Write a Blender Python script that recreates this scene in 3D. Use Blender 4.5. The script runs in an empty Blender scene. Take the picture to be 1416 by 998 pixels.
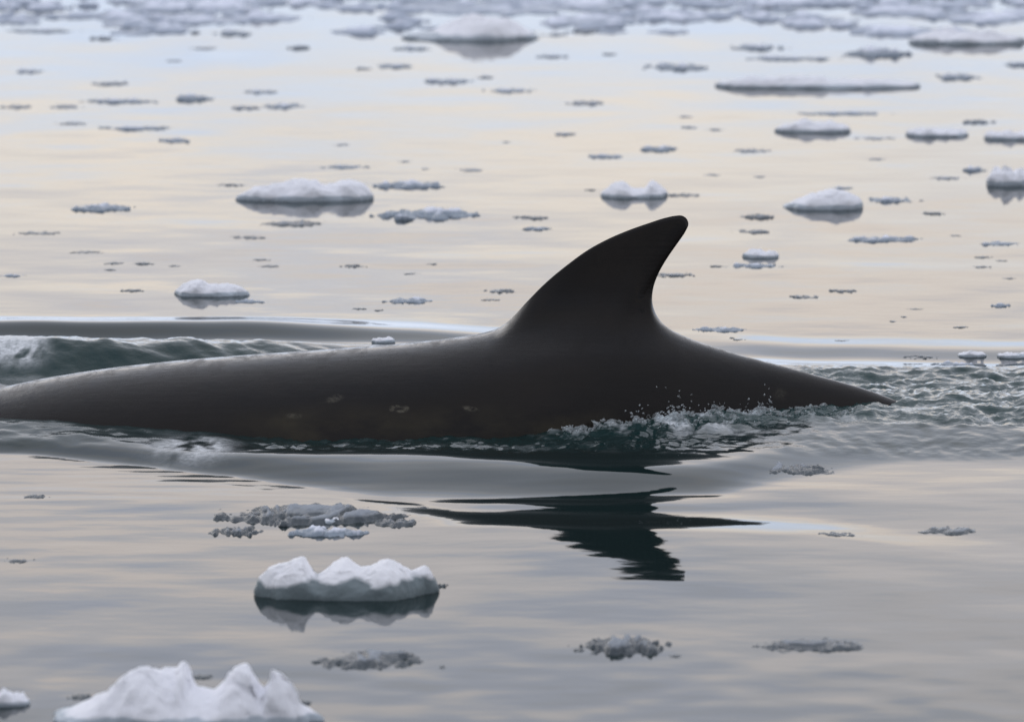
import bpy, math, random
import numpy as np
from mathutils import Vector

# ------------------------------------------------------------------ camera
sc = bpy.context.scene
COL = sc.collection
F = 7700.0                        # focal length in photo pixels (1416 wide)
U0, V0 = 708.0, 499.0             # photo centre
PITCH = math.atan(1269.0 / F)     # horizon lies 770 px above the picture
DW = 17.0                         # distance to the whale's mid-line
H = DW * math.tan(PITCH + math.atan((538.0 - V0) / F))
cp, sp = math.cos(PITCH), math.sin(PITCH)

cam_d = bpy.data.cameras.new('camera')
cam = bpy.data.objects.new('camera', cam_d)
COL.objects.link(cam)
cam.location = (0, 0, H)
cam.rotation_euler = (math.pi / 2 - PITCH, 0, 0)
cam_d.sensor_width = 36.0
cam_d.lens = 36.0 * F / 1416.0
cam_d.clip_start = 0.5
cam_d.clip_end = 20000
cam_d.dof.use_dof = True
cam_d.dof.focus_distance = 16.5
cam_d.dof.aperture_fstop = 4.2
cam_d.dof.aperture_blades = 0
sc.camera = cam

# ------------------------------------------------------------------ sky, sun, exposure
SUN_EL, SUN_AZ = math.radians(16), math.radians(-38)     # low, ahead and to the left, behind cloud
w = bpy.data.worlds.new('World')
sc.world = w
w.use_nodes = True
nt = w.node_tree
nt.nodes.clear()


def N(tree, typ, **kw):
    n = tree.nodes.new(typ)
    for k, v in kw.items():
        if k == 'ins':
            for kk, vv in v.items():
                n.inputs[kk].default_value = vv
        else:
            setattr(n, k, v)
    return n


def mth(tree, op, a, b=None, c=None, clamp=False):
    n = tree.nodes.new('ShaderNodeMath')
    n.operation = op
    n.use_clamp = clamp
    for i, x in enumerate((a, b, c)):
        if x is None:
            continue
        if isinstance(x, (int, float)):
            n.inputs[i].default_value = x
        else:
            tree.links.new(x, n.inputs[i])
    return n.outputs[0]


def ramp(tree, fac, stops, interp='LINEAR'):
    n = tree.nodes.new('ShaderNodeValToRGB')
    n.color_ramp.interpolation = interp
    el = n.color_ramp.elements
    while len(el) < len(stops):
        el.new(0.5)
    for e, (p, c) in zip(el, stops):
        e.position = p
        e.color = (c, c, c, 1) if isinstance(c, (int, float)) else (*c, 1)
    if fac is not None:
        tree.links.new(fac, n.inputs[0])
    return n.outputs[0]


def mixc(tree, fac, a, b, mode='MIX'):
    n = tree.nodes.new('ShaderNodeMix')
    n.data_type = 'RGBA'
    n.blend_type = mode
    for key, x in ((0, fac), (6, a), (7, b)):
        if isinstance(x, (int, float)):
            n.inputs[key].default_value = x
        elif isinstance(x, tuple):
            n.inputs[key].default_value = (*x, 1)
        else:
            tree.links.new(x, n.inputs[key])
    return n.outputs[2]


L = nt.links.new
out = N(nt, 'ShaderNodeOutputWorld')
bg = N(nt, 'ShaderNodeBackground', ins={'Strength': 0.1})
L(bg.outputs[0], out.inputs[0])
sky = N(nt, 'ShaderNodeTexSky')
sky.sky_type = 'NISHITA'
sky.sun_disc = False
sky.sun_elevation = SUN_EL
sky.sun_rotation = SUN_AZ
sky.air_density = 1.0
sky.dust_density = 2.0
tc = N(nt, 'ShaderNodeTexCoord')
sep = N(nt, 'ShaderNodeSeparateXYZ')
L(tc.outputs['Generated'], sep.inputs[0])
dx, dy, dz = sep.outputs[0], sep.outputs[1], sep.outputs[2]
zc_ = mth(nt, 'MAXIMUM', dz, 0.0)
# overcast: luminous towards the low sun side, dimmer overhead and behind
elev = ramp(nt, zc_, [(0.0, 1.0), (0.12, 1.0), (0.17, 0.95), (0.25, 0.78), (0.38, 0.58), (0.6, 0.58), (1.0, 0.62)], 'B_SPLINE')
front = mth(nt, 'MULTIPLY_ADD', dy, 0.5, 0.5)
frontf = mth(nt, 'MULTIPLY_ADD', mth(nt, 'SMOOTH_MIN', front, 1.0, 0.1), 0.72, 0.32)
# overhead both halves agree
frontm = mixc(nt, mth(nt, 'MULTIPLY', zc_, 1.3, clamp=True), frontf, (0.97, 0.97, 0.97))
warm = ramp(nt, zc_, [(0.0, (0.80, 0.89, 1.06)), (0.104, (0.83, 0.915, 1.06)), (0.124, (1.055, 0.985, 0.91)), (0.15, (1.065, 0.98, 0.91)), (0.18, (1.03, 0.965, 0.95)),
                        (0.21, (0.975, 0.955, 0.995)), (0.28, (0.92, 0.955, 1.05)), (1.0, (0.93, 0.96, 1.07))])
base = mixc(nt, 1.0, mixc(nt, 1.0, warm, elev, 'MULTIPLY'), frontm, 'MULTIPLY')
# cloud layer: noise on a plane overhead
zz = mth(nt, 'ADD', zc_, 0.03)
comb = N(nt, 'ShaderNodeCombineXYZ')
L(mth(nt, 'DIVIDE', dx, zz), comb.inputs[0])
L(mth(nt, 'DIVIDE', dy, zz), comb.inputs[1])
nz = N(nt, 'ShaderNodeTexNoise', ins={'Scale': 1.5, 'Detail': 5.0, 'Roughness': 0.55})
L(comb.outputs[0], nz.inputs['Vector'])
cl = ramp(nt, nz.outputs[0], [(0.3, (0.83, 0.895, 1.02)), (0.5, (0.98, 0.98, 0.985)), (0.7, (1.10, 1.045, 0.985))])
over = mixc(nt, 1.0, base, cl, 'MULTIPLY')
gain = N(nt, 'ShaderNodeVectorMath', operation='SCALE')
L(over, gain.inputs[0])
gain.inputs['Scale'].default_value = 15.4
final = mixc(nt, 0.97, sky.outputs[0], gain.outputs[0])
L(final, bg.inputs[0])

sun_d = bpy.data.lights.new('sun', 'SUN')
sun_d.energy = 0.5
sun_d.angle = math.radians(50)
sun_d.color = (1.0, 0.95, 0.9)
sun = bpy.data.objects.new('sun', sun_d)
COL.objects.link(sun)
sd = Vector((math.sin(SUN_AZ) * math.cos(SUN_EL), math.cos(SUN_AZ) * math.cos(SUN_EL), math.sin(SUN_EL)))
sun.rotation_euler = sd.to_track_quat('Z', 'Y').to_euler()

sc.view_settings.view_transform = 'Standard'
sc.view_settings.look = 'None'
sc.view_settings.exposure = 0.0
sc.view_settings.gamma = 1.0
sc.render.engine = 'CYCLES'

# ------------------------------------------------------------------ geometry helpers
def ground(u, v, z=0.0):
    """photo pixel -> point on the level z"""
    a = (u - U0) / F
    b = (v - V0) / F
    dz_ = -sp - b * cp
    t = (z - H) / dz_
    return t * a, t * (cp - b * sp)


def project(x, y, z=0.0):
    d = y * cp + (H - z) * sp
    b = -(y * sp - (H - z) * cp) / d
    return U0 + F * x / d, V0 + F * b


def on_plane(u, v, yc):
    a = (u - U0) / F
    b = (v - V0) / F
    t = yc / (cp - b * sp)
    return t * a, H + t * (-sp - b * cp)


def sstep(a, b, x):
    t = np.clip((x - a) / (b - a), 0, 1)
    return t * t * (3 - 2 * t)


def noise(x, y, seed=0):
    """gradient noise, about -0.7..0.7"""
    x = np.asarray(x, float)
    y = np.asarray(y, float)
    xi = np.floor(x).astype(np.int64)
    yi = np.floor(y).astype(np.int64)
    xf, yf = x - xi, y - yi

    def g(ix, iy, fx, fy):
        h = (ix * 374761393 + iy * 668265263 + seed * 974634777) & 0xFFFFFFFF
        h = ((h ^ (h >> 13)) * 1274126177) & 0xFFFFFFFF
        h = (h ^ (h >> 16)) & 0xFFFF
        an = h * (2 * math.pi / 65536.0)
        return np.cos(an) * fx + np.sin(an) * fy
    u = xf * xf * xf * (xf * (xf * 6 - 15) + 10)
    v = yf * yf * yf * (yf * (yf * 6 - 15) + 10)
    a = g(xi, yi, xf, yf)
    b = g(xi + 1, yi, xf - 1, yf)
    c = g(xi, yi + 1, xf, yf - 1)
    d = g(xi + 1, yi + 1, xf - 1, yf - 1)
    return (a * (1 - u) + b * u) * (1 - v) + (c * (1 - u) + d * u) * v


def fbm(x, y, seed=0, oct=4, gain=0.5):
    s = 0
    a = 1.0
    for i in range(oct):
        s = s + a * noise(x, y, seed + i * 17)
        x, y, a = x * 2.03 + 11.3, y * 2.03 + 5.7, a * gain
    return s


def mesh_obj(name, verts, faces, mat, parent=None, smooth=True, loc=None):
    me = bpy.data.meshes.new(name)
    verts = np.asarray(verts, np.float32)
    if isinstance(faces, np.ndarray):
        nf, k = faces.shape
        me.vertices.add(len(verts))
        me.vertices.foreach_set('co', verts.ravel())
        me.loops.add(nf * k)
        me.loops.foreach_set('vertex_index', faces.astype(np.int32).ravel())
        me.polygons.add(nf)
        me.polygons.foreach_set('loop_start', np.arange(0, nf * k, k, dtype=np.int32))
        me.update(calc_edges=True)
    else:
        me.from_pydata([tuple(map(float, p)) for p in verts], [], faces)
    me.polygons.foreach_set('use_smooth', np.full(len(me.polygons), smooth))
    me.materials.append(mat)
    o = bpy.data.objects.new(name, me)
    COL.objects.link(o)
    if loc is not None:
        o.location = loc
    if parent:
        o.parent = parent
    return o


def set_attr(o, name, vals):
    a = o.data.attributes.new(name, 'FLOAT', 'POINT')
    a.data.foreach_set('value', np.asarray(vals, np.float32).ravel())


def grid_faces(nx, ny, off=0):
    i, j = np.meshgrid(np.arange(nx - 1), np.arange(ny - 1))
    a = (j * nx + i).ravel() + off
    return np.stack([a, a + 1, a + nx + 1, a + nx], 1)


def tag(o, label=None, cat=None, group=None, kind=None):
    if label:
        o['label'] = label
    if cat:
        o['category'] = cat
    if group:
        o['group'] = group
    if kind:
        o['kind'] = kind
    return o


# ------------------------------------------------------------------ materials
def new_mat(name):
    m = bpy.data.materials.new(name)
    m.use_nodes = True
    t = m.node_tree
    return m, t, t.nodes['Principled BSDF']


def water_material():
    m, t, p = new_mat('sea_water')
    p.inputs['Roughness'].default_value = 0.03
    p.inputs['IOR'].default_value = 1.333
    tcn = N(t, 'ShaderNodeTexCoord')
    foam = N(t, 'ShaderNodeAttribute', attribute_name='foam')
    nz1 = N(t, 'ShaderNodeTexNoise', ins={'Scale': 60.0, 'Detail': 4.0, 'Roughness': 0.6})
    t.links.new(tcn.outputs['Object'], nz1.inputs['Vector'])
    fr = mth(t, 'MULTIPLY', foam.outputs['Fac'], mth(t, 'MULTIPLY_ADD', nz1.outputs[0], 1.8, -0.15, clamp=True), clamp=True)
    ae = N(t, 'ShaderNodeAttribute', attribute_name='chop')          # air stirred into the water scatters more light
    c = mixc(t, ae.outputs['Fac'], (0.0062, 0.017, 0.0178), (0.013, 0.042, 0.042))
    c = mixc(t, fr, c, (0.74, 0.77, 0.80))
    t.links.new(c, p.inputs['Base Color'])
    t.links.new(mth(t, 'MULTIPLY_ADD', fr, 0.5, 0.03), p.inputs['Roughness'])
    # faint ripples finer than the mesh
    mp = N(t, 'ShaderNodeMapping')
    mp.inputs['Scale'].default_value = (3.5, 8.0, 3.5)
    t.links.new(tcn.outputs['Object'], mp.inputs['Vector'])
    nz2 = N(t, 'ShaderNodeTexNoise', ins={'Scale': 1.0, 'Detail': 3.0, 'Roughness': 0.5})
    t.links.new(mp.outputs[0], nz2.inputs['Vector'])
    nz3 = N(t, 'ShaderNodeTexNoise', ins={'Scale': 45.0, 'Detail': 3.0, 'Roughness': 0.6})
    t.links.new(tcn.outputs['Object'], nz3.inputs['Vector'])
    ch = N(t, 'ShaderNodeAttribute', attribute_name='chop')
    hgt = mth(t, 'ADD', mth(t, 'MULTIPLY', nz2.outputs[0], 0.0007),
              mth(t, 'MULTIPLY', mth(t, 'MULTIPLY', nz3.outputs[0], ch.outputs['Fac']), 0.003))
    b = N(t, 'ShaderNodeBump', ins={'Strength': 1.0, 'Distance': 1.0})
    t.links.new(hgt, b.inputs['Height'])
    t.links.new(b.outputs[0], p.inputs['Normal'])
    return m


def skin_material():
    m, t, p = new_mat('whale_skin')
    p.inputs['IOR'].default_value = 1.34
    p.inputs['Specular IOR Level'].default_value = 0.3
    tcn = N(t, 'ShaderNodeTexCoord')
    nz1 = N(t, 'ShaderNodeTexNoise', ins={'Scale': 2.2, 'Detail': 5.0, 'Roughness': 0.6})
    mp = N(t, 'ShaderNodeMapping')
    mp.inputs['Scale'].default_value = (1.0, 1.0, 2.0)
    t.links.new(tcn.outputs['Object'], mp.inputs['Vector'])
    t.links.new(mp.outputs[0], nz1.inputs['Vector'])
    c = ramp(t, nz1.outputs[0], [(0.3, (0.0075, 0.0066, 0.0064)), (0.7, (0.0135, 0.0112, 0.0103))])
    # olive diatom film low on the flank
    film = N(t, 'ShaderNodeAttribute', attribute_name='film')
    nz2 = N(t, 'ShaderNodeTexNoise', ins={'Scale': 5.0, 'Detail': 4.0, 'Roughness': 0.6})
    t.links.new(mp.outputs[0], nz2.inputs['Vector'])
    ff = mth(t, 'MULTIPLY', film.outputs['Fac'], ramp(t, nz2.outputs[0], [(0.4, 0.0), (0.7, 1.0)]))
    c = mixc(t, ff, c, (0.045, 0.038, 0.022))
    # old scars
    scar = N(t, 'ShaderNodeAttribute', attribute_name='scar')
    nz4 = N(t, 'ShaderNodeTexNoise', ins={'Scale': 55.0, 'Detail': 5.0, 'Roughness': 0.7})
    t.links.new(tcn.outputs['Object'], nz4.inputs['Vector'])
    sf = mth(t, 'MULTIPLY', scar.outputs['Fac'], ramp(t, nz4.outputs[0], [(0.38, 0.0), (0.58, 1.0)]), clamp=True)
    c = mixc(t, sf, c, (0.12, 0.11, 0.085))
    nick = N(t, 'ShaderNodeAttribute', attribute_name='nick')
    c = mixc(t, nick.outputs['Fac'], c, (0.002, 0.002, 0.002))
    t.links.new(c, p.inputs['Base Color'])
    nz3 = N(t, 'ShaderNodeTexNoise', ins={'Scale': 7.0, 'Detail': 6.0, 'Roughness': 0.65})
    t.links.new(tcn.outputs['Object'], nz3.inputs['Vector'])
    mpr = N(t, 'ShaderNodeMapping')
    mpr.inputs['Scale'].default_value = (22.0, 10.0, 5.0)
    mpr.inputs['Rotation'].default_value = (0, 0.5, 0)
    t.links.new(tcn.outputs['Object'], mpr.inputs['Vector'])
    nz6 = N(t, 'ShaderNodeTexNoise', ins={'Scale': 1.0, 'Detail': 5.0, 'Roughness': 0.65, 'Distortion': 0.6})
    t.links.new(mpr.outputs[0], nz6.inputs['Vector'])
    # a broken film of running water: glossy where wet, duller between
    t.links.new(ramp(t, nz6.outputs[0], [(0.38, 0.13), (0.62, 0.34)]), p.inputs['Roughness'])
    b = N(t, 'ShaderNodeBump', ins={'Strength': 0.35, 'Distance': 0.006})
    mps = N(t, 'ShaderNodeMapping')
    mps.inputs['Scale'].default_value = (6.0, 30.0, 90.0)
    mps.inputs['Rotation'].default_value = (0, 0.12, 0)
    t.links.new(tcn.outputs['Object'], mps.inputs['Vector'])
    nz5 = N(t, 'ShaderNodeTexNoise', ins={'Scale': 1.0, 'Detail': 3.0, 'Roughness': 0.6})
    t.links.new(mps.outputs[0], nz5.inputs['Vector'])
    t.links.new(mth(t, 'ADD', nz3.outputs[0], mth(t, 'MULTIPLY', nz5.outputs[0], 0.3)), b.inputs['Height'])
    t.links.new(b.outputs[0], p.inputs['Normal'])
    return m


def ice_material(name, snow, wet, rough):
    m, t, p = new_mat(name)
    tcn = N(t, 'ShaderNodeTexCoord')
    at = N(t, 'ShaderNodeAttribute', attribute_name='snow')
    nz1 = N(t, 'ShaderNodeTexNoise', ins={'Scale': 30.0, 'Detail': 5.0, 'Roughness': 0.65})
    t.links.new(tcn.outputs['Object'], nz1.inputs['Vector'])
    f = mth(t, 'ADD', at.outputs['Fac'], mth(t, 'MULTIPLY_ADD', nz1.outputs[0], 0.6, -0.3))
    f = ramp(t, f, [(0.25, 0.0), (0.75, 1.0)])
    t.links.new(mixc(t, f, wet, snow), p.inputs['Base Color'])
    t.links.new(mth(t, 'MULTIPLY_ADD', f, 0.45, rough), p.inputs['Roughness'])
    p.inputs['IOR'].default_value = 1.31
    nz2 = N(t, 'ShaderNodeTexNoise', ins={'Scale': 90.0, 'Detail': 4.0, 'Roughness': 0.7})
    t.links.new(tcn.outputs['Object'], nz2.inputs['Vector'])
    b = N(t, 'ShaderNodeBump', ins={'Strength': 0.6, 'Distance': 0.006})
    t.links.new(nz2.outputs[0], b.inputs['Height'])
    t.links.new(b.outputs[0], p.inputs['Normal'])
    return m


def drop_material():
    m, t, p = new_mat('splash_water')
    p.inputs['Base Color'].default_value = (0.9, 0.95, 0.97, 1)
    p.inputs['Roughness'].default_value = 0.02
    p.inputs['IOR'].default_value = 1.333
    p.inputs['Transmission Weight'].default_value = 0.85
    return m


M_WATER = water_material()
M_SKIN = skin_material()
M_SNOW = ice_material('snow_on_ice', (0.90, 0.91, 0.96), (0.46, 0.52, 0.58), 0.25)
M_GREY = ice_material('weathered_ice', (0.80, 0.83, 0.92), (0.27, 0.32, 0.38), 0.25)
M_FLOE = ice_material('soaked_floe', (0.90, 0.905, 0.94), (0.17, 0.21, 0.225), 0.25)
M_SLUSH = ice_material('slush', (0.30, 0.33, 0.37), (0.065, 0.08, 0.092), 0.2)
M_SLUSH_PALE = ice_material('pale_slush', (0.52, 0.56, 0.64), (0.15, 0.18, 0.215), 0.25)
M_BRASH = ice_material('brash', (0.80, 0.84, 0.95), (0.38, 0.44, 0.54), 0.35)
M_DROP = drop_material()

# ------------------------------------------------------------------ the sea
# Wave lines: for photo columns KU, each line gives (flat pixel row, height in metres).
KU = [-500, 0, 150, 300, 450, 560, 700, 830, 955, 1100, 1250, 1416, 2000]
PX = 0.00223
LINES = [
    # far calm water
    ([415] * 13, [0] * 13),
    # far swell: foot, crest, trough
    ([438, 438, 438, 438, 440, 445, 450, 455, 455, 462, 465, 468, 470], [0, .002, .002, .002, .002, .002, 0, 0, 0, 0, 0, 0, 0]),
    ([457, 457, 457, 457, 458, 462, 466, 470, 472, 478, 482, 485, 487], [.032, .032, .034, .032, .024, .014, .008, .004, .004, .006, .006, .005, .003]),
    ([470, 470, 470, 471, 473, 476, 480, 486, 490, 494, 497, 500, 502], [0, 0, 0, 0, 0, 0, 0, 0, 0, -.002, -.002, -.002, 0]),
    # second, steeper wave close behind the whale
    ([506, 507, 507, 499, 487, 487, 490, 495, 500, 512, 516, 518, 520], [.080, .085, .085, .060, .028, .014, .006, .004, .004, .012, .014, .012, .004]),
    ([526, 526, 525, 519, 512, 508, 508, 512, 516, 527, 530, 532, 534], [.002, .0, .0, .0, 0, 0, 0, 0, 0, .004, .006, .006, 0]),
    # beside the whale's mid-line
    ([560, 560, 560, 560, 560, 560, 560, 560, 562, 564, 566, 566, 566], [.0, .0, .0, .0, .0, 0, 0, .0, .010, .024, .038, .030, 0]),
    # near waterline
    ([592, 592, 600, 609, 603, 600, 598, 592, 588, 588, 588, 588, 588], [.042, .042, .034, .014, -.008, -.010, -.006, .006, .018, .028, .032, .022, 0]),
    # inner crest
    ([616, 616, 625, 639, 643, 644, 650, 658, 655, 625, 606, 604, 604], [.022, .022, .022, .028, .034, .034, .032, .032, .028, .018, .017, .016, .004]),
    # inner trough
    ([628, 626, 639, 657, 675, 685, 686, 687, 684, 664, 638, 634, 630], [-.001, -.001, -.001, -.0015, -.002, -.005, -.007, -.006, -.004, -.003, -.004, -.004, 0]),
    # a flat shelf
    ([634, 633, 645, 664, 682, 691, 695, 696, 692, 684, 675, 690, 700], [-.001, -.001, -.001, -.0015, -.002, -.005, -.0045, -.004, -.003, -.003, -.003, -.001, 0]),
    # start of the outer facet
    ([642, 640, 653, 671, 688, 696, 703, 705, 706, 710, 728, 750, 800], [-.0008, -.0008, -.0008, -.001, -.0015, -.003, -.006, -.006, -.006, -.005, -.0025, -.002, 0]),
    # outer crest
    ([675, 672, 682, 699, 716, 728, 736, 739, 740, 742, 758, 782, 830], [.0, .0, .0, .0, .0, .002, .009, .013, .011, .005, .002, .001, 0]),
    # near calm water
    ([800, 800, 805, 815, 840, 860, 880, 885, 885, 880, 880, 880, 900], [0] * 13),
]


def pchip_table(xs, ys, xq):
    xs = np.asarray(xs, float)
    ys = np.asarray(ys, float)
    h = np.diff(xs)
    d = np.diff(ys) / h
    m = np.zeros_like(ys)
    for i in range(1, len(xs) - 1):
        if d[i - 1] * d[i] > 0:
            w1, w2 = 2 * h[i] + h[i - 1], h[i] + 2 * h[i - 1]
            m[i] = (w1 + w2) / (w1 / d[i - 1] + w2 / d[i])
    m[0], m[-1] = d[0], d[-1]
    k = np.clip(np.searchsorted(xs, xq) - 1, 0, len(xs) - 2)
    t = (xq - xs[k]) / h[k]
    t = np.clip(t, 0, 1)
    return ((2 * t**3 - 3 * t**2 + 1) * ys[k] + (t**3 - 2 * t**2 + t) * h[k] * m[k]
            + (-2 * t**3 + 3 * t**2) * ys[k + 1] + (t**3 - t**2) * h[k] * m[k + 1])


UQ = np.linspace(-500, 2000, 1251)
LV = np.array([pchip_table(KU, v, UQ) for v, z in LINES])
LZ = np.array([pchip_table(KU, z, UQ) for v, z in LINES])


def box(u, v, u0, u1, v0, v1, fu=60, fv=12):
    return sstep(u0 - fu, u0 + fu, u) * (1 - sstep(u1 - fu, u1 + fu, u)) * sstep(v0 - fv, v0 + fv, v) * (1 - sstep(v1 - fv, v1 + fv, v))


def water_height(x, y):
    """height, foam and chop of the sea at ground points"""
    x = np.asarray(x, float)
    y = np.asarray(y, float)
    shp = x.shape
    x, y = x.ravel(), y.ravel()
    ys = np.maximum(y, 6.0)
    u, v = project(x, ys)
    z = np.zeros_like(x)
    foam = np.zeros_like(x)
    chop = np.zeros_like(x)
    near = (y > 9) & (y < 40) & (np.abs(x) < 6)
    q = np.where(near)[0]
    un, vn = np.clip(u[q], -500, 2000), v[q]
    # make the wave lines wander a little
    vj = vn + 3.0 * noise(un / 130.0, vn / 60.0, 3) * sstep(420, 470, vn)
    nl = len(LV)
    lv = np.array([np.interp(un, UQ, LV[k]) for k in range(nl)])
    lz = np.array([np.interp(un, UQ, LZ[k]) for k in range(nl)])
    zz = np.zeros_like(un)
    # monotone hermite with zero slope at crests and troughs
    dlt = np.diff(lz, axis=0) / np.maximum(np.diff(lv, axis=0), 1.0)
    m = np.zeros_like(lz)
    pr = dlt[:-1] * dlt[1:]
    m[1:-1] = np.where(pr > 0, 2 * pr / np.where(np.abs(dlt[:-1] + dlt[1:]) < 1e-9, 1, dlt[:-1] + dlt[1:]), 0)
    for k in range(nl - 1):
        s = (vj >= lv[k]) & (vj < lv[k + 1])
        hh = np.maximum(lv[k + 1] - lv[k], 1.0)[s]
        t = np.clip((vj[s] - lv[k][s]) / hh, 0, 1)
        zz[s] = ((2 * t**3 - 3 * t**2 + 1) * lz[k][s] + (t**3 - 2 * t**2 + t) * hh * m[k][s]
                 + (-2 * t**3 + 3 * t**2) * lz[k + 1][s] + (t**3 - t**2) * hh * m[k + 1][s])
    xn, yn = x[q], y[q]
    # churned water by the tail, along the flank and on the wave behind the whale
    tail = box(un, vn, 1040, 2300, 512, 548, 90, 10)
    tail2 = box(un, vn, 860, 2300, 545, 597, 80, 7) * (0.35 + 0.65 * sstep(900, 1150, un))
    flank = box(un, vn, 350, 1000, 598, 634, 50, 9)
    flank2 = box(un, vn, 760, 1050, 572, 606, 40, 8)
    back = box(un, vn, -400, 470, 490, 530, 80, 10)
    left = box(un, vn, -400, 330, 590, 622, 50, 8)
    right = box(un, vn, 1000, 2300, 600, 630, 80, 8)
    wx = xn + 0.06 * noise(xn * 5, yn * 3, 61)
    wy = yn + 0.10 * noise(xn * 5, yn * 3, 62)
    n1 = fbm(wx * 4.5, wy * 3.0, 21, 5, 0.55)
    n2 = fbm(wx * 13, wy * 6, 22, 4, 0.6)
    n3 = fbm(wx * 22, wy * 7, 23, 3, 0.6)
    n4 = 0.45 * fbm(wx * 9 + 4, wy * 8, 25, 4, 0.6) + 0.55 * fbm(wx * 6 + 4, wy * 15, 26, 4, 0.65)
    zz += tail * (0.015 * n1 + 0.020 * n4) + tail2 * (0.015 * n1 + 0.018 * n4 + 0.007 * n3)
    zz += flank * (0.009 * n3 + 0.010 * fbm(wx * 8, wy * 17, 28, 4, 0.65)) + flank2 * (0.010 + 0.020 * (0.5 * n1 + 0.7 * n3))
    zz += 0.0005 * noise(xn * 4.5, yn * 10.0, 27) * sstep(600, 680, vn) * sstep(860, 760, vn)
    zz += 0.020 * back * (fbm(xn * 3.5 + yn * 2.5, yn * 3.5 - xn * .6, 31, 4, 0.5)) + 0.007 * back * fbm(xn * 9 + yn * 5, yn * 9, 35, 4, 0.55) + 0.009 * left * fbm(xn * 5, yn * 6 + xn * 2, 33, 4, 0.55) + 0.0035 * right * n2
    # quiet undulation everywhere
    calm = 0.0036 * fbm(xn * 1.1 + 7, yn * 1.0, 41, 3, 0.42) + 0.0012 * noise(xn * 3.0, yn * 3.2, 44)
    far = sstep(430, 250, vn)
    zz += calm * (1.0 - 0.25 * far)
    zz += 0.0016 * sstep(820, 960, vn) * fbm(xn * 4.2, yn * 3.5, 47, 2)
    zz += 0.0007 * noise(xn * 2.2 + yn * 2, yn * 15, 29) * box(un, vn, -400, 1100, 615, 690, 60, 10)
    z[q] = zz
    f = 0
    fn = fbm(xn * 9, yn * 5, 51, 4, 0.6)
    f = f + box(un, vn, -200, 58, 497, 516, 22, 6) * sstep(-0.35, 0.1, fn + 0.1) * 1.3
    f = f + 1.7 * np.exp(-(((un - 268) / 45)**2 + ((vn - 628) / 12)**2)) * sstep(-0.5, 0.3, fn)
    f = f + 0.95 * flank2 * sstep(0.0, 0.45, fn) + 0.4 * tail2 * sstep(0.2, 0.6, fn) + 0.3 * tail * sstep(0.3, 0.6, fn)
    f = f + 0.12 * flank * sstep(0.15, 0.6, fn)
    foam[q] = np.clip(f, 0, 1)
    chop[q] = np.clip(tail + tail2 + 0.3 * flank + 0.45 * flank2 + 0.7 * back + 0.3 * left + 0.25 * right, 0, 1)
    edge = sstep(6, 4.5, np.abs(x)) * sstep(9, 10.5, y) * sstep(40, 36, y)
    z *= edge
    return z.reshape(shp), foam.reshape(shp), chop.reshape(shp)


def grow(a, step, end, f=1.25):
    r = []
    s = step
    while a < end:
        s *= f
        a += s
        r.append(a)
    return r


gx = list(np.arange(-2.6, 2.6001, 0.0095))
side = grow(2.6, 0.0095, 6000, 1.10)
xs = np.array([-a for a in side[::-1]] + gx + side)
gy = list(np.arange(11.8, 19.2, 0.0135))
mid = grow(gy[-1], 0.0135, 6000, 1.022)
ys_ = np.array([gy[0] - (a - gy[0]) for a in grow(gy[0], 0.0135, 4000, 1.18)][::-1] + gy + mid)
X, Y = np.meshgrid(xs, ys_)
Z, FO, CH = water_height(X, Y)
sea = mesh_obj('sea', np.stack([X.ravel(), Y.ravel(), Z.ravel()], 1), grid_faces(len(xs), len(ys_)), M_WATER)
set_attr(sea, 'foam', FO)
set_attr(sea, 'chop', CH)
tag(sea, 'calm grey sea mirroring an overcast sky', kind='structure')

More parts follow.
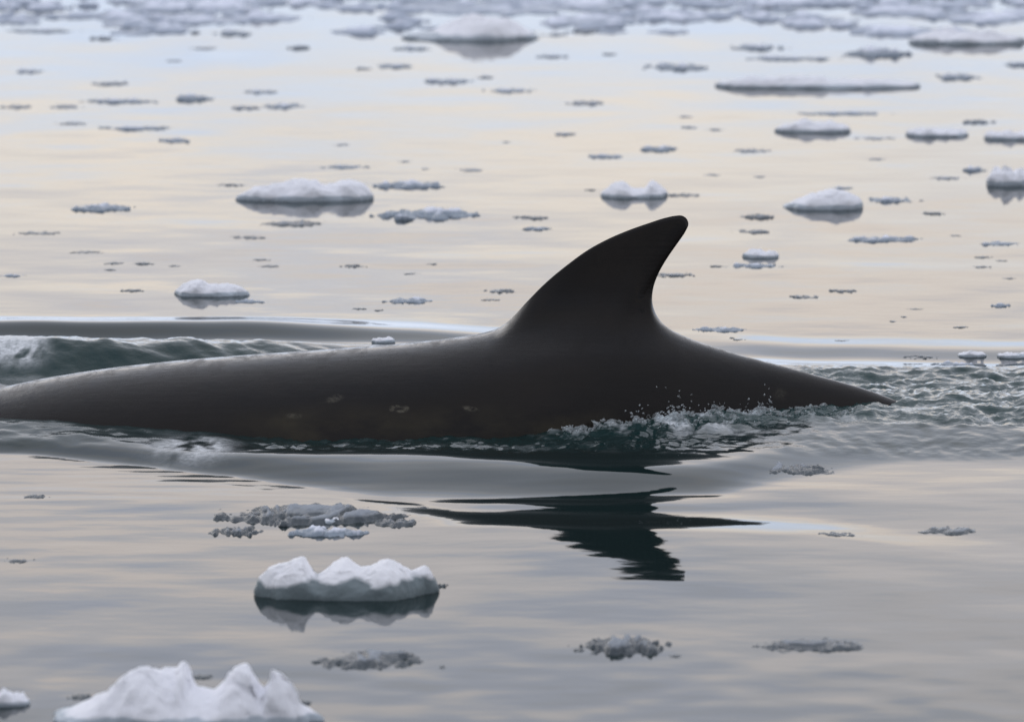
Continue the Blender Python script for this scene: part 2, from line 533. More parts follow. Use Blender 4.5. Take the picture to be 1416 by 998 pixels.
# ------------------------------------------------------------------ the whale
def build_whale():
    topl = [(0, 535), (68, 521.5), (136, 511), (237, 499.5), (339, 491), (475, 481.5), (528, 477.5), (596, 470.7), (646, 464), (670, 459.5)]
    fin = [(677, 457.5), (687, 453.5), (697, 447), (711, 434), (731, 413.5), (751.5, 393.5), (765, 381.5), (785.5, 365), (812.5, 345.5), (840, 330.5), (867, 319), (897, 308.5), (921, 301),
           (934, 298.4), (943, 298.2), (949.6, 302.5), (952, 309.5), (948, 320), (936, 336.6), (931, 343), (917.6, 362), (906, 385.7), (901.7, 406), (902.5, 420), (909, 436.6), (921, 450), (939, 461)]
    topr = [(955, 468), (987, 479), (1030, 492), (1072, 503), (1139, 521), (1195, 537), (1236, 552)]

    def yc_of(X_):
        return 16.6 + 0.06 * np.minimum(0, np.asarray(X_) - 0.25)

    def w3(pt):
        X_, Z_ = on_plane(pt[0], pt[1], 16.6)
        yc = float(yc_of(X_))
        return on_plane(pt[0], pt[1], yc)
    L3 = [(-6.0, -1.35), (-5.3, -1.0), (-4.4, -.50), (-3.4, -.14), (-2.4, .045)] + [w3(p) for p in topl]
    F3 = [w3(p) for p in fin]
    R3 = [w3(p) for p in topr] + [(1.30, -.03), (1.6, -.14), (2.0, -.27), (2.6, -.5), (3.0, -.62), (3.4, -.7)]

    def dense(pts, step):
        pts = np.array(pts)
        s = np.concatenate([[0], np.cumsum(np.hypot(*np.diff(pts, axis=0).T))])
        q = np.linspace(0, s[-1], max(4, int(s[-1] / step)))
        # catmull-rom through the points, param by chord length
        def cr(vals):
            m = np.gradient(vals, s)
            k = np.clip(np.searchsorted(s, q) - 1, 0, len(s) - 2)
            h = s[k + 1] - s[k]
            t = (q - s[k]) / h
            return ((2*t**3-3*t**2+1)*vals[k]+(t**3-2*t**2+t)*h*m[k]+(-2*t**3+3*t**2)*vals[k+1]+(t**3-t**2)*h*m[k+1])
        return np.stack([cr(pts[:, 0]), cr(pts[:, 1])], 1)
    # one dense outline, then the columns of the fin get their own base points
    whole = dense(L3 + F3 + R3, 0.007)
    x_lead, x_trail = F3[0][0], F3[-1][0]
    z_lead, z_trail = F3[0][1], F3[-1][1]
    d0 = np.argmin(np.hypot(whole[:, 0] - x_lead, whole[:, 1] - z_lead))
    d1 = np.argmin(np.hypot(whole[:, 0] - x_trail, whole[:, 1] - z_trail))
    keepl = [k for k in range(0, d0) if k % 6 == 0 or whole[k, 0] > -1.75]
    keepr = [k for k in range(d1 + 1, len(whole)) if k % 6 == 0 or k == len(whole) - 1 or whole[k, 0] < 1.35]
    E = np.concatenate([whole[keepl], whole[d0:d1 + 1], whole[keepr]])
    nL, nF = len(keepl), d1 + 1 - d0
    B = E.copy()
    fr = np.linspace(0, 1, nF)
    frac = np.zeros(len(E))
    # arc fraction squeezed so that the sweep lines fan towards the tip
    B[nL:nL + nF, 0] = x_lead + (x_trail - x_lead) * fr
    sl = (E[nL - 1, 1] - E[nL - 12, 1]) / (E[nL - 1, 0] - E[nL - 12, 0])
    sr = (E[nL + nF + 12, 1] - E[nL + nF + 1, 1]) / (E[nL + nF + 12, 0] - E[nL + nF + 1, 0])
    hx = x_trail - x_lead
    B[nL:nL + nF, 1] = ((2 * fr**3 - 3 * fr**2 + 1) * z_lead + (fr**3 - 2 * fr**2 + fr) * hx * sl
                        + (-2 * fr**3 + 3 * fr**2) * z_trail + (fr**3 - fr**2) * hx * sr)
    frac[nL:nL + nF] = fr
    frac[nL + nF:] = 1
    # body girth along the whale
    gX = [-6.2, -5.8, -5.2, -4.2, -3.0, -1.6, -0.8, -0.3, 0.0, 0.2, 0.4, 0.7, 1.2, 1.8, 2.5, 2.75, 3.0, 3.2, 3.45]
    gw = [.03, .25, .42, .52, .56, .53, .50, .46, .42, .37, .31, .24, .14, .10, .10, .35, .95, .7, .05]
    gh = [.02, .16, .36, .52, .56, .52, .47, .44, .43, .42, .40, .36, .26, .20, .14, .06, .04, .02, .005]
    wv = pchip_table(gX, gw, B[:, 0])
    hv = pchip_table(gX, gh, B[:, 0])
    ycv = yc_of(B[:, 0])
    nv = pchip_table([-7, -1.6, -0.6, 0.2, 1.2, 4], [2.0, 2.1, 2.1, 2.0, 1.9, 2.0], B[:, 0])
    lift = np.hypot(hv * math.cos(0.168), wv * math.sin(0.168)) - hv * math.cos(0.168)
    nf = nL + nF
    isf = (np.hypot(E[:, 0] - B[:, 0], E[:, 1] - B[:, 1]))
    JF = 40
    phi0 = 0.46
    low = np.concatenate([np.linspace(phi0, 1.3, 80, endpoint=False), np.linspace(1.25, math.pi, 20)])
    phis = np.concatenate([phi0 * np.linspace(0, 1, JF, endpoint=False)**1.2, low])
    J = len(phis)
    ncol = len(E)
    P = np.zeros((ncol, J, 3))
    s = np.clip(1 - np.arange(J) / JF, 0, 1)
    g = s**1.55
    for i in range(ncol):
        wi, hi = wv[i], hv[i]
        ex = 2.0 / nv[i]
        yb = wi * np.sin(phis)**ex
        zb = B[i, 1] - lift[i] - hi + hi * np.sign(np.cos(phis)) * np.abs(np.cos(phis))**ex
        xb = np.full(J, B[i, 0])
        if isf[i] > 1e-6:
            fx, fz = E[i] - B[i]
            fz += lift[i] * sstep(0.0, 0.15, isf[i])
            y0 = wi * math.sin(phi0)**ex
            tb = 0.052 * max(0.0, math.sin(math.pi * frac[i]))**0.55
            flare = (1 - s)**3.6
            yf = y0 * flare + (1 - flare) * tb * np.sqrt(np.clip(1 - s, 0, 1)) * (1 - 0.45 * s)
            k = sstep(-0.02, 0.30, isf[i])
            jj = slice(0, JF)
            yb[jj] = yb[jj] * (1 - k) + yf[jj] * k
            xb[jj] += fx * g[jj]
            zb[jj] += fz * g[jj]
        P[i, :, 0], P[i, :, 1], P[i, :, 2] = xb, yb, zb
    # soften the root of the fin
    wj = np.exp(-((np.arange(J) - JF) / 11.0)**2)[None, :, None]
    wi_ = sstep(0.0, 0.04, isf)[:, None, None]
    for _ in range(120):
        Q = P.copy()
        Q[:, 1:-1] = 0.5 * P[:, 1:-1] + 0.25 * (P[:, :-2] + P[:, 2:])
        P += (Q - P) * wj * wi_
    # near side (y minus), far side mirrored; ring order: top, near..., bottom, far...
    ring = np.concatenate([np.stack([P[:, :, 0], -P[:, :, 1], P[:, :, 2]], 2), P[:, -2:0:-1, :]], 1)
    ring[:, :, 1] += ycv[:, None]
    R = ring.shape[1]
    V = ring.reshape(-1, 3)
    i, j = np.meshgrid(np.arange(ncol - 1), np.arange(R), indexing='ij')
    a = i * R + j
    b = i * R + (j + 1) % R
    faces = np.stack([a, b, b + R, a + R], -1).reshape(-1, 4)
    o = mesh_obj('whale', V, faces, M_SKIN)
    # skin marks, placed on the near flank
    u, v = project(V[:, 0], V[:, 1], V[:, 2])
    nearside = V[:, 1] < np.repeat(ycv, R) + 0.01
    def ell(cu, cv, ru, rv, rot=0.0):
        c_, s_ = math.cos(rot), math.sin(rot)
        a_, b_ = (u - cu) * c_ + (v - cv) * s_, -(u - cu) * s_ + (v - cv) * c_
        return np.hypot(a_ / ru, b_ / rv)
    sc_ = np.maximum.reduce([0.6 * sstep(1.2, 0.4, ell(463, 551, 13, 5, -.3)), 0.4 * sstep(1.2, 0.4, ell(407, 575, 13, 4)),
                             0.8 * sstep(1.25, 1.0, ell(552, 565, 12, 4.2)) * sstep(0.35, 0.8, ell(552, 565, 12, 4.2)),
                             0.7 * sstep(1.2, 0.5, ell(650, 565, 11, 3.6, .15)), 0.2 * sstep(1.2, 0.4, ell(1079, 545, 10, 9))])
    set_attr(o, 'scar', sc_ * nearside)
    set_attr(o, 'nick', np.clip(sstep(1.2, 0.6, ell(887, 430, 5, 2.2, .3)) * nearside, 0, 1))
    film = 0.6 * sstep(548, 590, v) * sstep(250, 430, u) * (1 - sstep(780, 960, u)) * nearside
    set_attr(o, 'film', film)
    tag(o, 'dark grey whale surfacing with hooked dorsal fin and smooth wet back', 'whale')
    return o


build_whale()

# ------------------------------------------------------------------ the ice
def ice_mesh(w_, d_, hfun, cell, zb, seed):
    """closed lump: height field on a rounded plan w_ x d_ (metres) with a keel below the water"""
    nx = int(min(170, max(10, w_ / cell)))
    ny = int(min(90, max(8, d_ / (cell * 2.2))))
    S, T = np.meshgrid(np.linspace(-1, 1, nx), np.linspace(-1, 1, ny))
    x = S * w_ / 2
    y = T * d_ / 2
    z = hfun(S, T, x, y)
    top = np.stack([x, y, z], -1).reshape(-1, 3)
    rim = np.maximum(np.abs(S), np.abs(T)).ravel()
    bot = top.copy()
    bot[:, 0] *= 0.92
    bot[:, 1] *= 0.92
    bot[:, 2] = np.minimum(top[:, 2] - 0.004, zb * (1 - 0.6 * rim))
    f1 = grid_faces(nx, ny)
    f2 = grid_faces(nx, ny, nx * ny)[:, ::-1]
    e = np.concatenate([np.arange(nx), np.arange(1, ny) * nx + nx - 1, (ny - 1) * nx + np.arange(nx - 2, -1, -1), np.arange(ny - 2, 0, -1) * nx])
    e2 = np.roll(e, -1)
    f3 = np.stack([e, e + nx * ny, e2 + nx * ny, e2], 1)
    return np.concatenate([top, bot]), np.concatenate([f1, f2, f3])


def noise3(p, seed=0):
    """3-D gradient noise on (n, 3) points"""
    pi_ = np.floor(p).astype(np.int64)
    pf = p - pi_
    w_ = pf**3 * (pf * (pf * 6 - 15) + 10)
    tot = 0
    for a in (0, 1):
        for b in (0, 1):
            for c in (0, 1):
                h = ((pi_[:, 0] + a) * 374761393 + (pi_[:, 1] + b) * 668265263 + (pi_[:, 2] + c) * 1440662683 + seed * 974634777) & 0xFFFFFFFF
                h = ((h ^ (h >> 13)) * 1274126177) & 0xFFFFFFFF
                h = h ^ (h >> 16)
                t1 = (h & 0xFFFF) * (2 * math.pi / 65536.0)
                cz = ((h >> 16) & 0xFFFF) / 32768.0 - 1
                rr = np.sqrt(np.clip(1 - cz * cz, 0, 1))
                d = np.cos(t1) * rr * (pf[:, 0] - a) + np.sin(t1) * rr * (pf[:, 1] - b) + cz * (pf[:, 2] - c)
                tot = tot + d * (w_[:, 0] if a else 1 - w_[:, 0]) * (w_[:, 1] if b else 1 - w_[:, 1]) * (w_[:, 2] if c else 1 - w_[:, 2])
    return tot


def floe_mesh(w_, d_, hh, top, cell, seed, rag, keel):
    """closed floe: irregular rim, a wall that bulges and a lumpy top"""
    nt_ = int(np.clip(2.2 * w_ / cell, 40, 300))
    nr = int(np.clip(0.5 * w_ / cell, 8, 70))
    th = np.linspace(0, 2 * math.pi, nt_, endpoint=False)
    R = 1 - rag * (0.45 + fbm(np.cos(th) * 1.3 + seed, np.sin(th) * 1.3, seed, 4, 0.55))
    cs = np.sign(np.cos(th)) * np.abs(np.cos(th))**0.85
    sn_ = np.sign(np.sin(th)) * np.abs(np.sin(th))**0.85
    n = 3.0
    rings = [(0.55, -1.0), (0.85, -0.75), (0.96, -0.4)]
    for a in np.linspace(0.0, 0.95, 13):
        rings.append((math.cos(a)**(2 / n), math.sin(a)**(2 / n)))
    r1 = rings[-1][0]
    for k in range(1, nr):
        q = r1 * (1 - k / nr)
        rings.append((q, (1 - q**n)**(1 / n)))
    V = []
    for q, zf in rings:
        S, T = q * R * cs, q * R * sn_
        z = zf * hh * top(S, T) if zf >= 0 else np.full(nt_, zf * keel)
        V.append(np.stack([S * w_ / 2, T * d_ / 2, z], 1))
    V.append(np.array([[0, 0, hh * float(top(np.zeros(1), np.zeros(1))[0])]]))
    V.append(np.array([[0, 0, -keel]]))
    V = np.concatenate(V)
    # melt lumps and hollows, pushed sideways as well as up
    amp = 0.15 * hh
    f1, f2 = 0.55 / max(hh, 0.02), 1.5 / max(hh, 0.02)
    up = np.clip(V[:, 2] / hh + 0.25, 0, 1)[:, None]
    for ax, dirv in enumerate(((1.0, 0, 0), (0, 1.3, 0), (0, 0, 1.0))):
        dsp = noise3(V * f1 + 7.7 * ax, seed + ax) * 2.0 + noise3(V * f2 + 3.1 * ax, seed + 20 + ax) + 0.6 * noise3(V * f2 * 2.3, seed + 40 + ax) + 0.35 * noise3(V * f2 * 5.1, seed + 60 + ax)
        V = V + np.array(dirv)[None, :] * (amp * dsp)[:, None] * up
    nR = len(rings)
    Fs = []
    for k in range(nR - 1):
        for j in range(nt_):
            j2 = (j + 1) % nt_
            Fs.append((k * nt_ + j, k * nt_ + j2, (k + 1) * nt_ + j2, (k + 1) * nt_ + j))
    c1, c0 = nR * nt_, nR * nt_ + 1
    for j in range(nt_):
        j2 = (j + 1) % nt_
        Fs.append(((nR - 1) * nt_ + j, (nR - 1) * nt_ + j2, c1))
        Fs.append((j2, j, c0))
    return V, Fs


def plan(S, T, seed, rag=0.35, sharp=2.4, fx=1.6):
    """soft plan envelope: >0 inside an irregular outline"""
    r_ = (np.abs(S)**sharp + np.abs(T)**sharp)**(1 / sharp)
    return 1.0 - r_ - rag * (0.5 + fbm(S * fx * 2 + seed * 3.1, T * 1.7 - seed, seed, 4, 0.55))


ICE_CNT = {}


def ice_piece(name, uc, vb, wpx, hpx, kind, label, group=None, seed=None, depth=None, prof=None, mat=None, wetf=0.28):
    """ice whose near edge meets the water at photo row vb, wpx wide, hpx tall in the photo"""
    seed = seed if seed is not None else int(uc * 7 + vb * 13) % 9973
    rnd = random.Random(seed)
    xg, yn_ = ground(uc, vb)
    px = math.hypot(yn_, H) / F
    wd = wpx * px
    sin_t = H / math.hypot(yn_, H)
    if kind == 'snow':
        rise = 0.72
    elif kind == 'grey':
        rise = 0.5
    else:
        rise = 0.17
    hh = hpx * px * rise
    dd = depth if depth else max(0.05, min(wd * 0.8, hpx * px * (1 - rise) / sin_t))
    yc = yn_ + dd / 2
    cell = max(0.004, 1.7 * px)
    if kind == 'snow':
        def top(S, T):
            if prof is not None:
                pr = pchip_table(prof[0], prof[1], np.clip(S + (0.01 + 0.12 * T**2) * noise(S * 3, T * 1.5, seed), -1, 1))
                T2 = T - 0.5 * noise(S * 3.0 + 2, S * 0 + 0.5, seed + 8)
                return pr * np.clip(1.02 - 0.5 * T2**2, 0.2, 1.1)
            return np.clip(0.66 + 0.55 * fbm(S * 1.9 + seed, T * 1.3, seed + 5, 3, 0.5), 0.15, 1.3)
    elif kind == 'grey':
        def hf(S, T, x, y):
            e = plan(S, T, seed, 0.55, 2.2, 1.5)
            lum = 0.5 + 0.75 * fbm(S * 2.6 + seed, T * 1.8, seed + 5, 4, 0.55)
            z = hh * (np.sqrt(np.clip(e * 1.6, 0, 1)) * np.clip(lum, 0.08, 1.3) + 0.16 * fbm(x * 40, y * 18, seed + 9, 3))
            return np.where(e > 0, z - 0.002, np.maximum(e * 0.08, -0.03) - 0.004)
    else:
        def hf(S, T, x, y):
            e = plan(S, T, seed, 0.7 if wpx < 100 else 0.42, 2.0, 2.0)
            n_ = fbm(x * 17 + seed + 3 * noise(x * 9, y * 5, seed), y * 5.5, seed + 5, 5, 0.62)
            z = hh * (1.1 * np.clip(e * 1.4, -0.5, 0.6) + 1.1 * n_ * sstep(-0.25, 0.1, e))
            z = z + hh * 0.4 * sstep(0.0, 0.25, e)
            return np.where(e > -0.3, z - 0.001, -0.01)
    if kind == 'snow':
        V, Fc = floe_mesh(wd, dd, hh, top, cell, seed, 0.2, max(0.03, 0.6 * hh))
    else:
        V, Fc = ice_mesh(wd, dd, hf, cell, -max(0.03, 1.5 * hh), seed)
    n2 = len(V) // 2
    qx, qy = np.meshgrid(np.linspace(-.35, .35, 5) * wd, np.linspace(-.4, .4, 5) * dd)
    zs = water_height(xg + qx, yc + qy)[0]
    zw = float(zs.min() if kind == 'snow' else np.percentile(zs, 15)) + 0.001
    m = mat or {'snow': M_SNOW, 'grey': M_GREY, 'slush': M_SLUSH}[kind]
    o = mesh_obj(name, V, Fc, m, loc=(xg, yc, zw))
    if kind == 'snow':
        wl = max(0.008, wetf * hh)
        sn = sstep(wl * 0.55, wl * 1.25, V[:, 2] + 0.6 * wl * fbm(V[:, 0] * 9 + seed, V[:, 1] * 5, seed + 2, 3))
    elif kind == 'grey':
        sn = sstep(0.1 * hh, 0.75 * hh, V[:, 2])
    else:
        sn = sstep(0.45 * hh, 1.5 * hh, V[:, 2]) * 0.8
    if kind != 'snow':
        sn[n2:] = 0
    set_attr(o, 'snow', sn)
    tag(o, label, 'ice', group)
    return o


# --- the distinct floes -----------------------------------------------------
def P(*pts):
    return ([a for a, b in pts], [b for a, b in pts])


ice_piece('ice_floe', 247, 1010, 400, 106, 'snow', 'large snowy ice floe with four rounded white peaks and grey wet base',
          seed=11, wetf=0.16, depth=0.24, prof=P((-1, .05), (-.76, .2), (-.55, .52), (-.34, .87), (-.26, .92), (-.16, .87), (-.06, .78), (-.01, .95), (.06, .58), (.13, .48), (.21, .46), (.28, .62), (.35, 1.0), (.42, 1.03), (.5, .7), (.55, .55), (.6, 1.08), (.66, 1.04), (.74, .96), (.79, .85), (.85, .5), (1, .25)))
ice_piece('ice_floe', 474, 832, 262, 62, 'snow', 'white-capped ice floe with a square block at one end above a grey-green base',
          seed=23, wetf=0.55, mat=M_FLOE, depth=0.22, prof=P((-1, .3), (-.89, .8), (-.76, 1.16), (-.43, 1.18), (-.35, .8), (-.27, .5), (-.15, .68), (.05, .98), (.2, .8), (.44, 1.06), (.6, .95), (.72, .74), (.84, 1.12), (.92, 1.0), (1, .4)))
ice_piece('ice_chunk', 598, 816, 52, 18, 'grey', 'dark grey-green ice chunk against the end of the square-blocked floe', mat=M_SLUSH)
ice_piece('ice_floe', 425, 279, 202, 36, 'snow', 'broad white ice floe with rounded humps touching a flatter grey floe',
          seed=31, prof=P((-1, .3), (-.7, .7), (-.4, .8), (-.1, 1.0), (.1, .95), (.2, .75), (.5, 1.0), (.8, .95), (1, .5)))
ice_piece('ice_floe', 562, 262, 120, 20, 'grey', 'flat grey-white ice floe tapering away from the broad humped floe', seed=37)
ice_piece('ice_floe', 290, 411, 110, 27, 'snow', 'small lumpy white ice floe beyond the smooth swell', seed=41,
          prof=P((-1, .4), (-.6, .9), (-.3, 1.05), (0, .7), (.4, .75), (.7, .8), (1, .3)))
ice_piece('ice_floe', 1140, 291, 114, 33, 'snow', 'smooth egg-shaped white ice floe', seed=43,
          prof=P((-1, .15), (-.6, .55), (0, .95), (.4, 1.0), (.75, .85), (1, .5)))
ice_piece('ice_floe', 878, 274, 100, 24, 'snow', 'small white ice floe with two pointed bumps', seed=47,
          prof=P((-1, .4), (-.7, .9), (-.3, 1.05), (0, .55), (.3, .6), (.55, 1.15), (.8, .9), (1, .3)))
ice_piece('ice_floe', 648, 57, 195, 36, 'snow', 'biggest hazy white floe rising from the far brash ice', seed=53,
          prof=P((-1, .2), (-.6, .35), (-.2, .8), (.2, 1.1), (.6, .9), (.8, .5), (1, .2)))
ice_piece('ice_floe', 1135, 123, 295, 22, 'snow', 'longest pale floe lying low on the bright water', seed=59,
          prof=P((-1, .8), (-.5, .9), (0, .8), (.1, .55), (.5, .6), (1, .4)))
ice_piece('ice_floe', 1345, 62, 180, 26, 'snow', 'wide pale floe at the edge of the far brash ice', seed=61)
ice_piece('ice_floe', 1127, 184, 118, 23, 'snow', 'white ragged floe below a long thin grey strip of ice', seed=67)
ice_piece('ice_strip', 1166, 160, 165, 9, 'grey', 'long thin grey strip of ice above a white ragged floe', seed=71)
ice_piece('ice_floe', 1396, 258, 66, 38, 'snow', 'tall lumpy white floe with a smaller grey piece at its side', seed=73)
ice_piece('ice_chunk', 1347, 238, 44, 17, 'grey', 'small grey ice piece at the side of a tall lumpy floe')
ice_piece('ice_floe', 1298, 190, 92, 17, 'snow', 'low white floe almost touching a similar one', group='pair of low white floes', seed=79)
ice_piece('ice_floe', 1400, 194, 88, 16, 'snow', 'low white floe almost touching a similar one', group='pair of low white floes', seed=83)
ice_piece('ice_floe', 1053, 357, 52, 16, 'snow', 'small smooth oval white floe right behind a thin ragged one', seed=89)
ice_piece('ice_floe', 10, 978, 64, 34, 'snow', 'small white-topped floe next to the large four-peaked floe', seed=97)
ice_piece('ice_floe', 448, 743, 140, 26, 'grey', 'pale rounded ice slab lying in a field of dark slush', seed=101)
ice_piece('white_lump', 452, 724, 36, 11, 'snow', 'little bright white ice lump on the slush behind a pale slab', seed=103)
ice_piece('white_lump', 530, 475, 34, 10, 'snow', 'tiny white foam clump on the swell close behind the whale', seed=107)  # foam at the whale's far edge, stood in for by a small snowy floe mesh
ice_piece('ice_floe', 1346, 494, 42, 11, 'snow', 'small white floe beyond the churned water by the tail', group='small floes beyond the churned water', seed=109)
ice_piece('ice_floe', 1402, 495, 46, 10, 'snow', 'small white floe beyond the churned water by the tail', group='small floes beyond the churned water', seed=113)
ice_piece('ice_chunk', 275, 940, 52, 16, 'slush', 'dark ice chunk between the white peaks of the large floe', seed=3)

far_g = '''39 102 52 9;166 143 115 10;264 140 58 20;359 130 52 9;388 151 66 12;187 181 107 10;240 198 50 11;475 234 76 9;320 50 64 15;50 46 120 9;
570 71 62 10;940 98 94 17;545 95 62 11;620 117 78 13;705 129 74 10;841 219 63 10;912 210 62 14;1050 70 82 14;1214 80 98 24;1325 111 72 15;1408 92 40 14;1090 84 150 9;763 81 52 9'''
far_s = '''149 119 56 9;20 151 48 9;88 151 52 9;335 152 48 10;98 174 44 7;472 202 26 7;240 86 28 6;272 47 18 12;412 69 34 15;140 56 42 12;280 69 42 6;143 26 28 14;714 48 48 12;812 47 54 14;770 51 40 9;845 77 24 8;502 97 28 8;672 109 24 9;
812 147 66 11;780 188 34 8;700 198 14 5;560 225 20 5;652 238 44 6;587 235 14 5;1353 172 52 14;1210 194 62 6;1043 212 58 7;1210 222 32 6;952 178 24 7;988 181 24 6;948 163 22 6;1312 249 44 6;1050 246 20 5;985 244 32 4'''
mid_g = '''137 293 96 18;590 305 165 25;742 319 42 11;565 420 80 14;1232 281 74 14;1165 262 38 7;1045 371 86 11;1218 335 120 14;997 460 88 13;1385 425 32 11;15 383 42 7;345 420 58 9;1386 340 74 10;1320 508 78 13'''
mid_s = '''318 258 36 7;48 326 70 6;405 315 90 10;343 332 50 7;118 351 44 5;158 366 32 6;196 367 34 8;153 374 20 5;240 369 22 4;360 361 27 5;373 370 32 5;181 405 36 8;487 370 36 8;735 305 54 9;567 380 26 5;597 367 17 4;497 429 24 6;522 431 14 5;
692 406 48 9;680 416 32 4;945 274 54 8;817 264 18 6;932 384 64 8;1275 279 10 5;1047 304 52 13;1042 324 52 8;1290 297 30 8;990 370 20 6;1320 327 20 4;1361 358 30 6;1360 372 32 5;1396 387 18 4;1168 406 44 9;1113 414 44 7;1265 429 22 4;1251 440 12 5;1235 446 12 4;1022 473 18 5;1165 474 28 4;1276 496 54 8;1330 454 24 5;1386 507 20 7;1012 470 8 5;1385 362 18 4'''
near_s = '''47 690 40 9;322 742 80 21;348 714 50 8;430 728 240 34;545 731 80 22;25 779 52 9;1085 658 118 20;1155 745 64 12;1322 739 84 13;585 702 16 6;860 908 126 42;936 911 22 6;1123 903 152 22;510 926 152 30;612 925 11 6;108 970 44 16;418 974 34 14;214 575 0 0'''
NEAR = {47: 'short broken line of slush just below the long wave trough', 322: 'ragged slush patch beside the pale rounded slab', 348: 'thin slush streak off the corner of the big slush field',
        430: 'widest field of crumbled grey slush, around the pale rounded slab', 545: 'crumbly slush trailing off the end of the widest slush field', 25: 'low slush streak alone on still water short of the square-blocked floe',
        1085: 'grey lumpy slush lying on the last ripples of the wake', 1155: 'small slush clump inside the bright streak past the fin reflection', 1322: 'dark slush strip with a knobbly end past the fin reflection',
        585: 'tiny dark ice bit where the trough meets the fin reflection', 860: 'tall ragged clump of slush below the fin reflection', 936: 'tiny slush bit beside the tall ragged clump',
        1123: 'long blurred slush strip with two thicker ends', 510: 'wide blurred slush patch between the square-blocked and four-peaked floes', 612: 'single dark speck off the end of a wide blurred slush patch',
        108: 'dark slush against the low end of the four-peaked floe', 418: 'dark slush against the steep end of the four-peaked floe'}


def words(kind, zone, w_, h_):
    place = {'far': 'on the pale hazy water far beyond the whale', 'mid': 'on the cream-lit water beyond the whale'}[zone]
    if kind == 'grey':
        look = 'broad grey-white ice piece' if w_ > 90 else ('thin grey-white ice sliver' if h_ < 11 else 'lumpy grey-white ice piece')
    else:
        look = 'tiny dark slush speck' if w_ < 25 else ('thin dark slush streak' if w_ / h_ > 6.2 else 'small dark slush clump')
    return look + ' ' + place, look + 's ' + place


for txt, kind, nm, zone in ((far_g, 'grey', 'ice_piece', 'far'), (far_s, 'slush', 'slush_patch', 'far'),
                            (mid_g, 'grey', 'ice_piece', 'mid'), (mid_s, 'slush', 'slush_patch', 'mid'), (near_s, 'slush', 'slush_patch', 'near')):
    for row in txt.replace('\n', '').split(';'):
        a, b, c, d = map(float, row.split())
        if c > 0:
            lab, grp = (NEAR[int(a)], 'slush this side of the whale') if zone == 'near' else words(kind, zone, c, d)
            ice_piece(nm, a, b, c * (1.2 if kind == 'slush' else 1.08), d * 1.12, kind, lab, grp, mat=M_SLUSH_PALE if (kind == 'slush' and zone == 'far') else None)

# --- the dense brash ice at the far edge: too many pieces to count ------------------
rs = np.random.RandomState(5)
BV, BF, BS = [], [], []
off = 0
for k in range(2300):
    v = 46 - 200 * rs.rand()**1.25
    if v > 28 and rs.rand() < 0.75:
        continue
    u = rs.uniform(-260, 1680)
    if v > 10 and noise(u / 170.0, v / 16.0, 71) < 0.0:
        continue
    xg, yg = ground(u, v)
    wd = rs.gamma(2.0, 0.085) + 0.07
    dd = wd * rs.uniform(0.5, 1.3)
    hh = rs.uniform(0.015, 0.05)
    sd_ = int(rs.randint(9999))
    def hf(S, T, x, y):
        e = plan(S, T, sd_, 0.5, 2.2, 1.4)
        z = hh * np.sqrt(np.clip(e * 1.6, 0, 1)) * np.clip(0.55 + 0.8 * fbm(S * 2 + sd_, T * 1.5, sd_, 2), 0.1, 1.3)
        return np.where(e > 0, z, -0.01)
    V, Fc = ice_mesh(wd, dd, hf, 0.022, -0.05, sd_)
    V = V.copy()
    sn = sstep(0.0, 0.03, V[:, 2]) * rs.uniform(0.6, 1.1)
    V[:, 0] += xg
    V[:, 1] += yg
    BV.append(V)
    BF.append(Fc + off)
    BS.append(sn)
    off += len(V)
brash = mesh_obj('brash_ice', np.concatenate(BV), np.concatenate(BF), M_BRASH)
set_attr(brash, 'snow', np.concatenate(BS))
tag(brash, 'dense hazy brash ice spread over the far water', 'ice', kind='stuff')

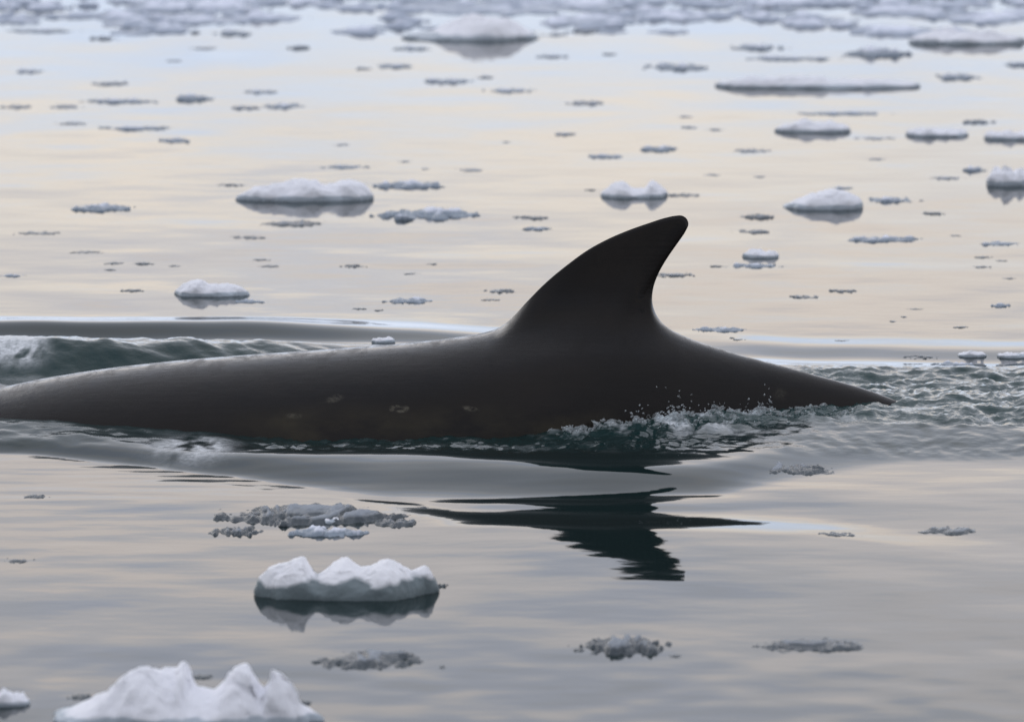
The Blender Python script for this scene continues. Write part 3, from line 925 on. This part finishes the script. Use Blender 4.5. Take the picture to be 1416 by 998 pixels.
# ------------------------------------------------------------------ splashes along the flank
def uv_sphere(n=6, m=8):
    V = [(0, 0, 1)]
    for i in range(1, n):
        a = math.pi * i / n
        V += [(math.sin(a) * math.cos(2 * math.pi * j / m), math.sin(a) * math.sin(2 * math.pi * j / m), math.cos(a)) for j in range(m)]
    V.append((0, 0, -1))
    Fs = []
    for j in range(m):
        Fs.append((0, 1 + j, 1 + (j + 1) % m))
        Fs.append((len(V) - 1, 1 + (n - 2) * m + (j + 1) % m, 1 + (n - 2) * m + j))
    for i in range(n - 2):
        for j in range(m):
            a, b = 1 + i * m + j, 1 + i * m + (j + 1) % m
            Fs += [(a, a + m, b + m), (a, b + m, b)]
    return np.array(V), np.array(Fs)


SV, SF = uv_sphere()


def splash(name, label, bursts, seed):
    """bursts: (photo column, near waterline row, spread px, height px, count)"""
    rs_ = np.random.RandomState(seed)
    VV, FF, off_ = [], [], 0
    for (u, v, su, hp, cnt) in bursts:
        uu = u + rs_.normal(size=cnt) * su
        xx, yy = ground(uu, v + rs_.uniform(-4, 8, cnt))
        zz = water_height(xx, yy)[0]
        hp_ = hp * PX
        for x, y, z0 in zip(xx, yy, zz):
            hz = min(rs_.exponential(0.15), 1.0) * hp_ - 0.002
            lowd = math.exp(-max(hz, 0) / (0.22 * hp_))
            r_ = rs_.uniform(0.0011, 0.0022) + 0.0055 * lowd**2 * rs_.rand()**2
            st = np.array([rs_.uniform(0.8, 1.3 + 3.0 * lowd), rs_.uniform(0.8, 1.3), rs_.uniform(0.8, 1.5)])
            V = SV * (1 + 0.13 * rs_.normal(size=(len(SV), 1)) * lowd) * st * r_
            an = rs_.uniform(-0.9, 0.9)
            c_, s_ = math.cos(an), math.sin(an)
            V = np.stack([V[:, 0] * c_ - V[:, 2] * s_, V[:, 1], V[:, 0] * s_ + V[:, 2] * c_], 1)
            VV.append(V + np.array([x, y, z0 + hz]))
            FF.append(SF + off_)
            off_ += len(SV)
    o = mesh_obj(name, np.concatenate(VV), np.concatenate(FF), M_DROP)
    tag(o, label, 'splash', kind='stuff')
    return o


splash('splash', 'spray of clear droplets thrown up against the flank under the fin',
       [(795, 596, 16, 18, 70), (835, 592, 12, 24, 60), (880, 588, 8, 48, 90), (930, 586, 14, 52, 160), (952, 585, 8, 30, 60), (985, 585, 14, 24, 50), (890, 592, 70, 9, 260)], 1)
splash('splash', 'smaller spray of droplets with one thin jet nearer the tail',
       [(1022, 583, 12, 18, 60), (1050, 582, 8, 26, 60), (1064, 580, 3, 100, 16), (1035, 580, 3, 60, 6), (1090, 580, 50, 7, 120)], 2)
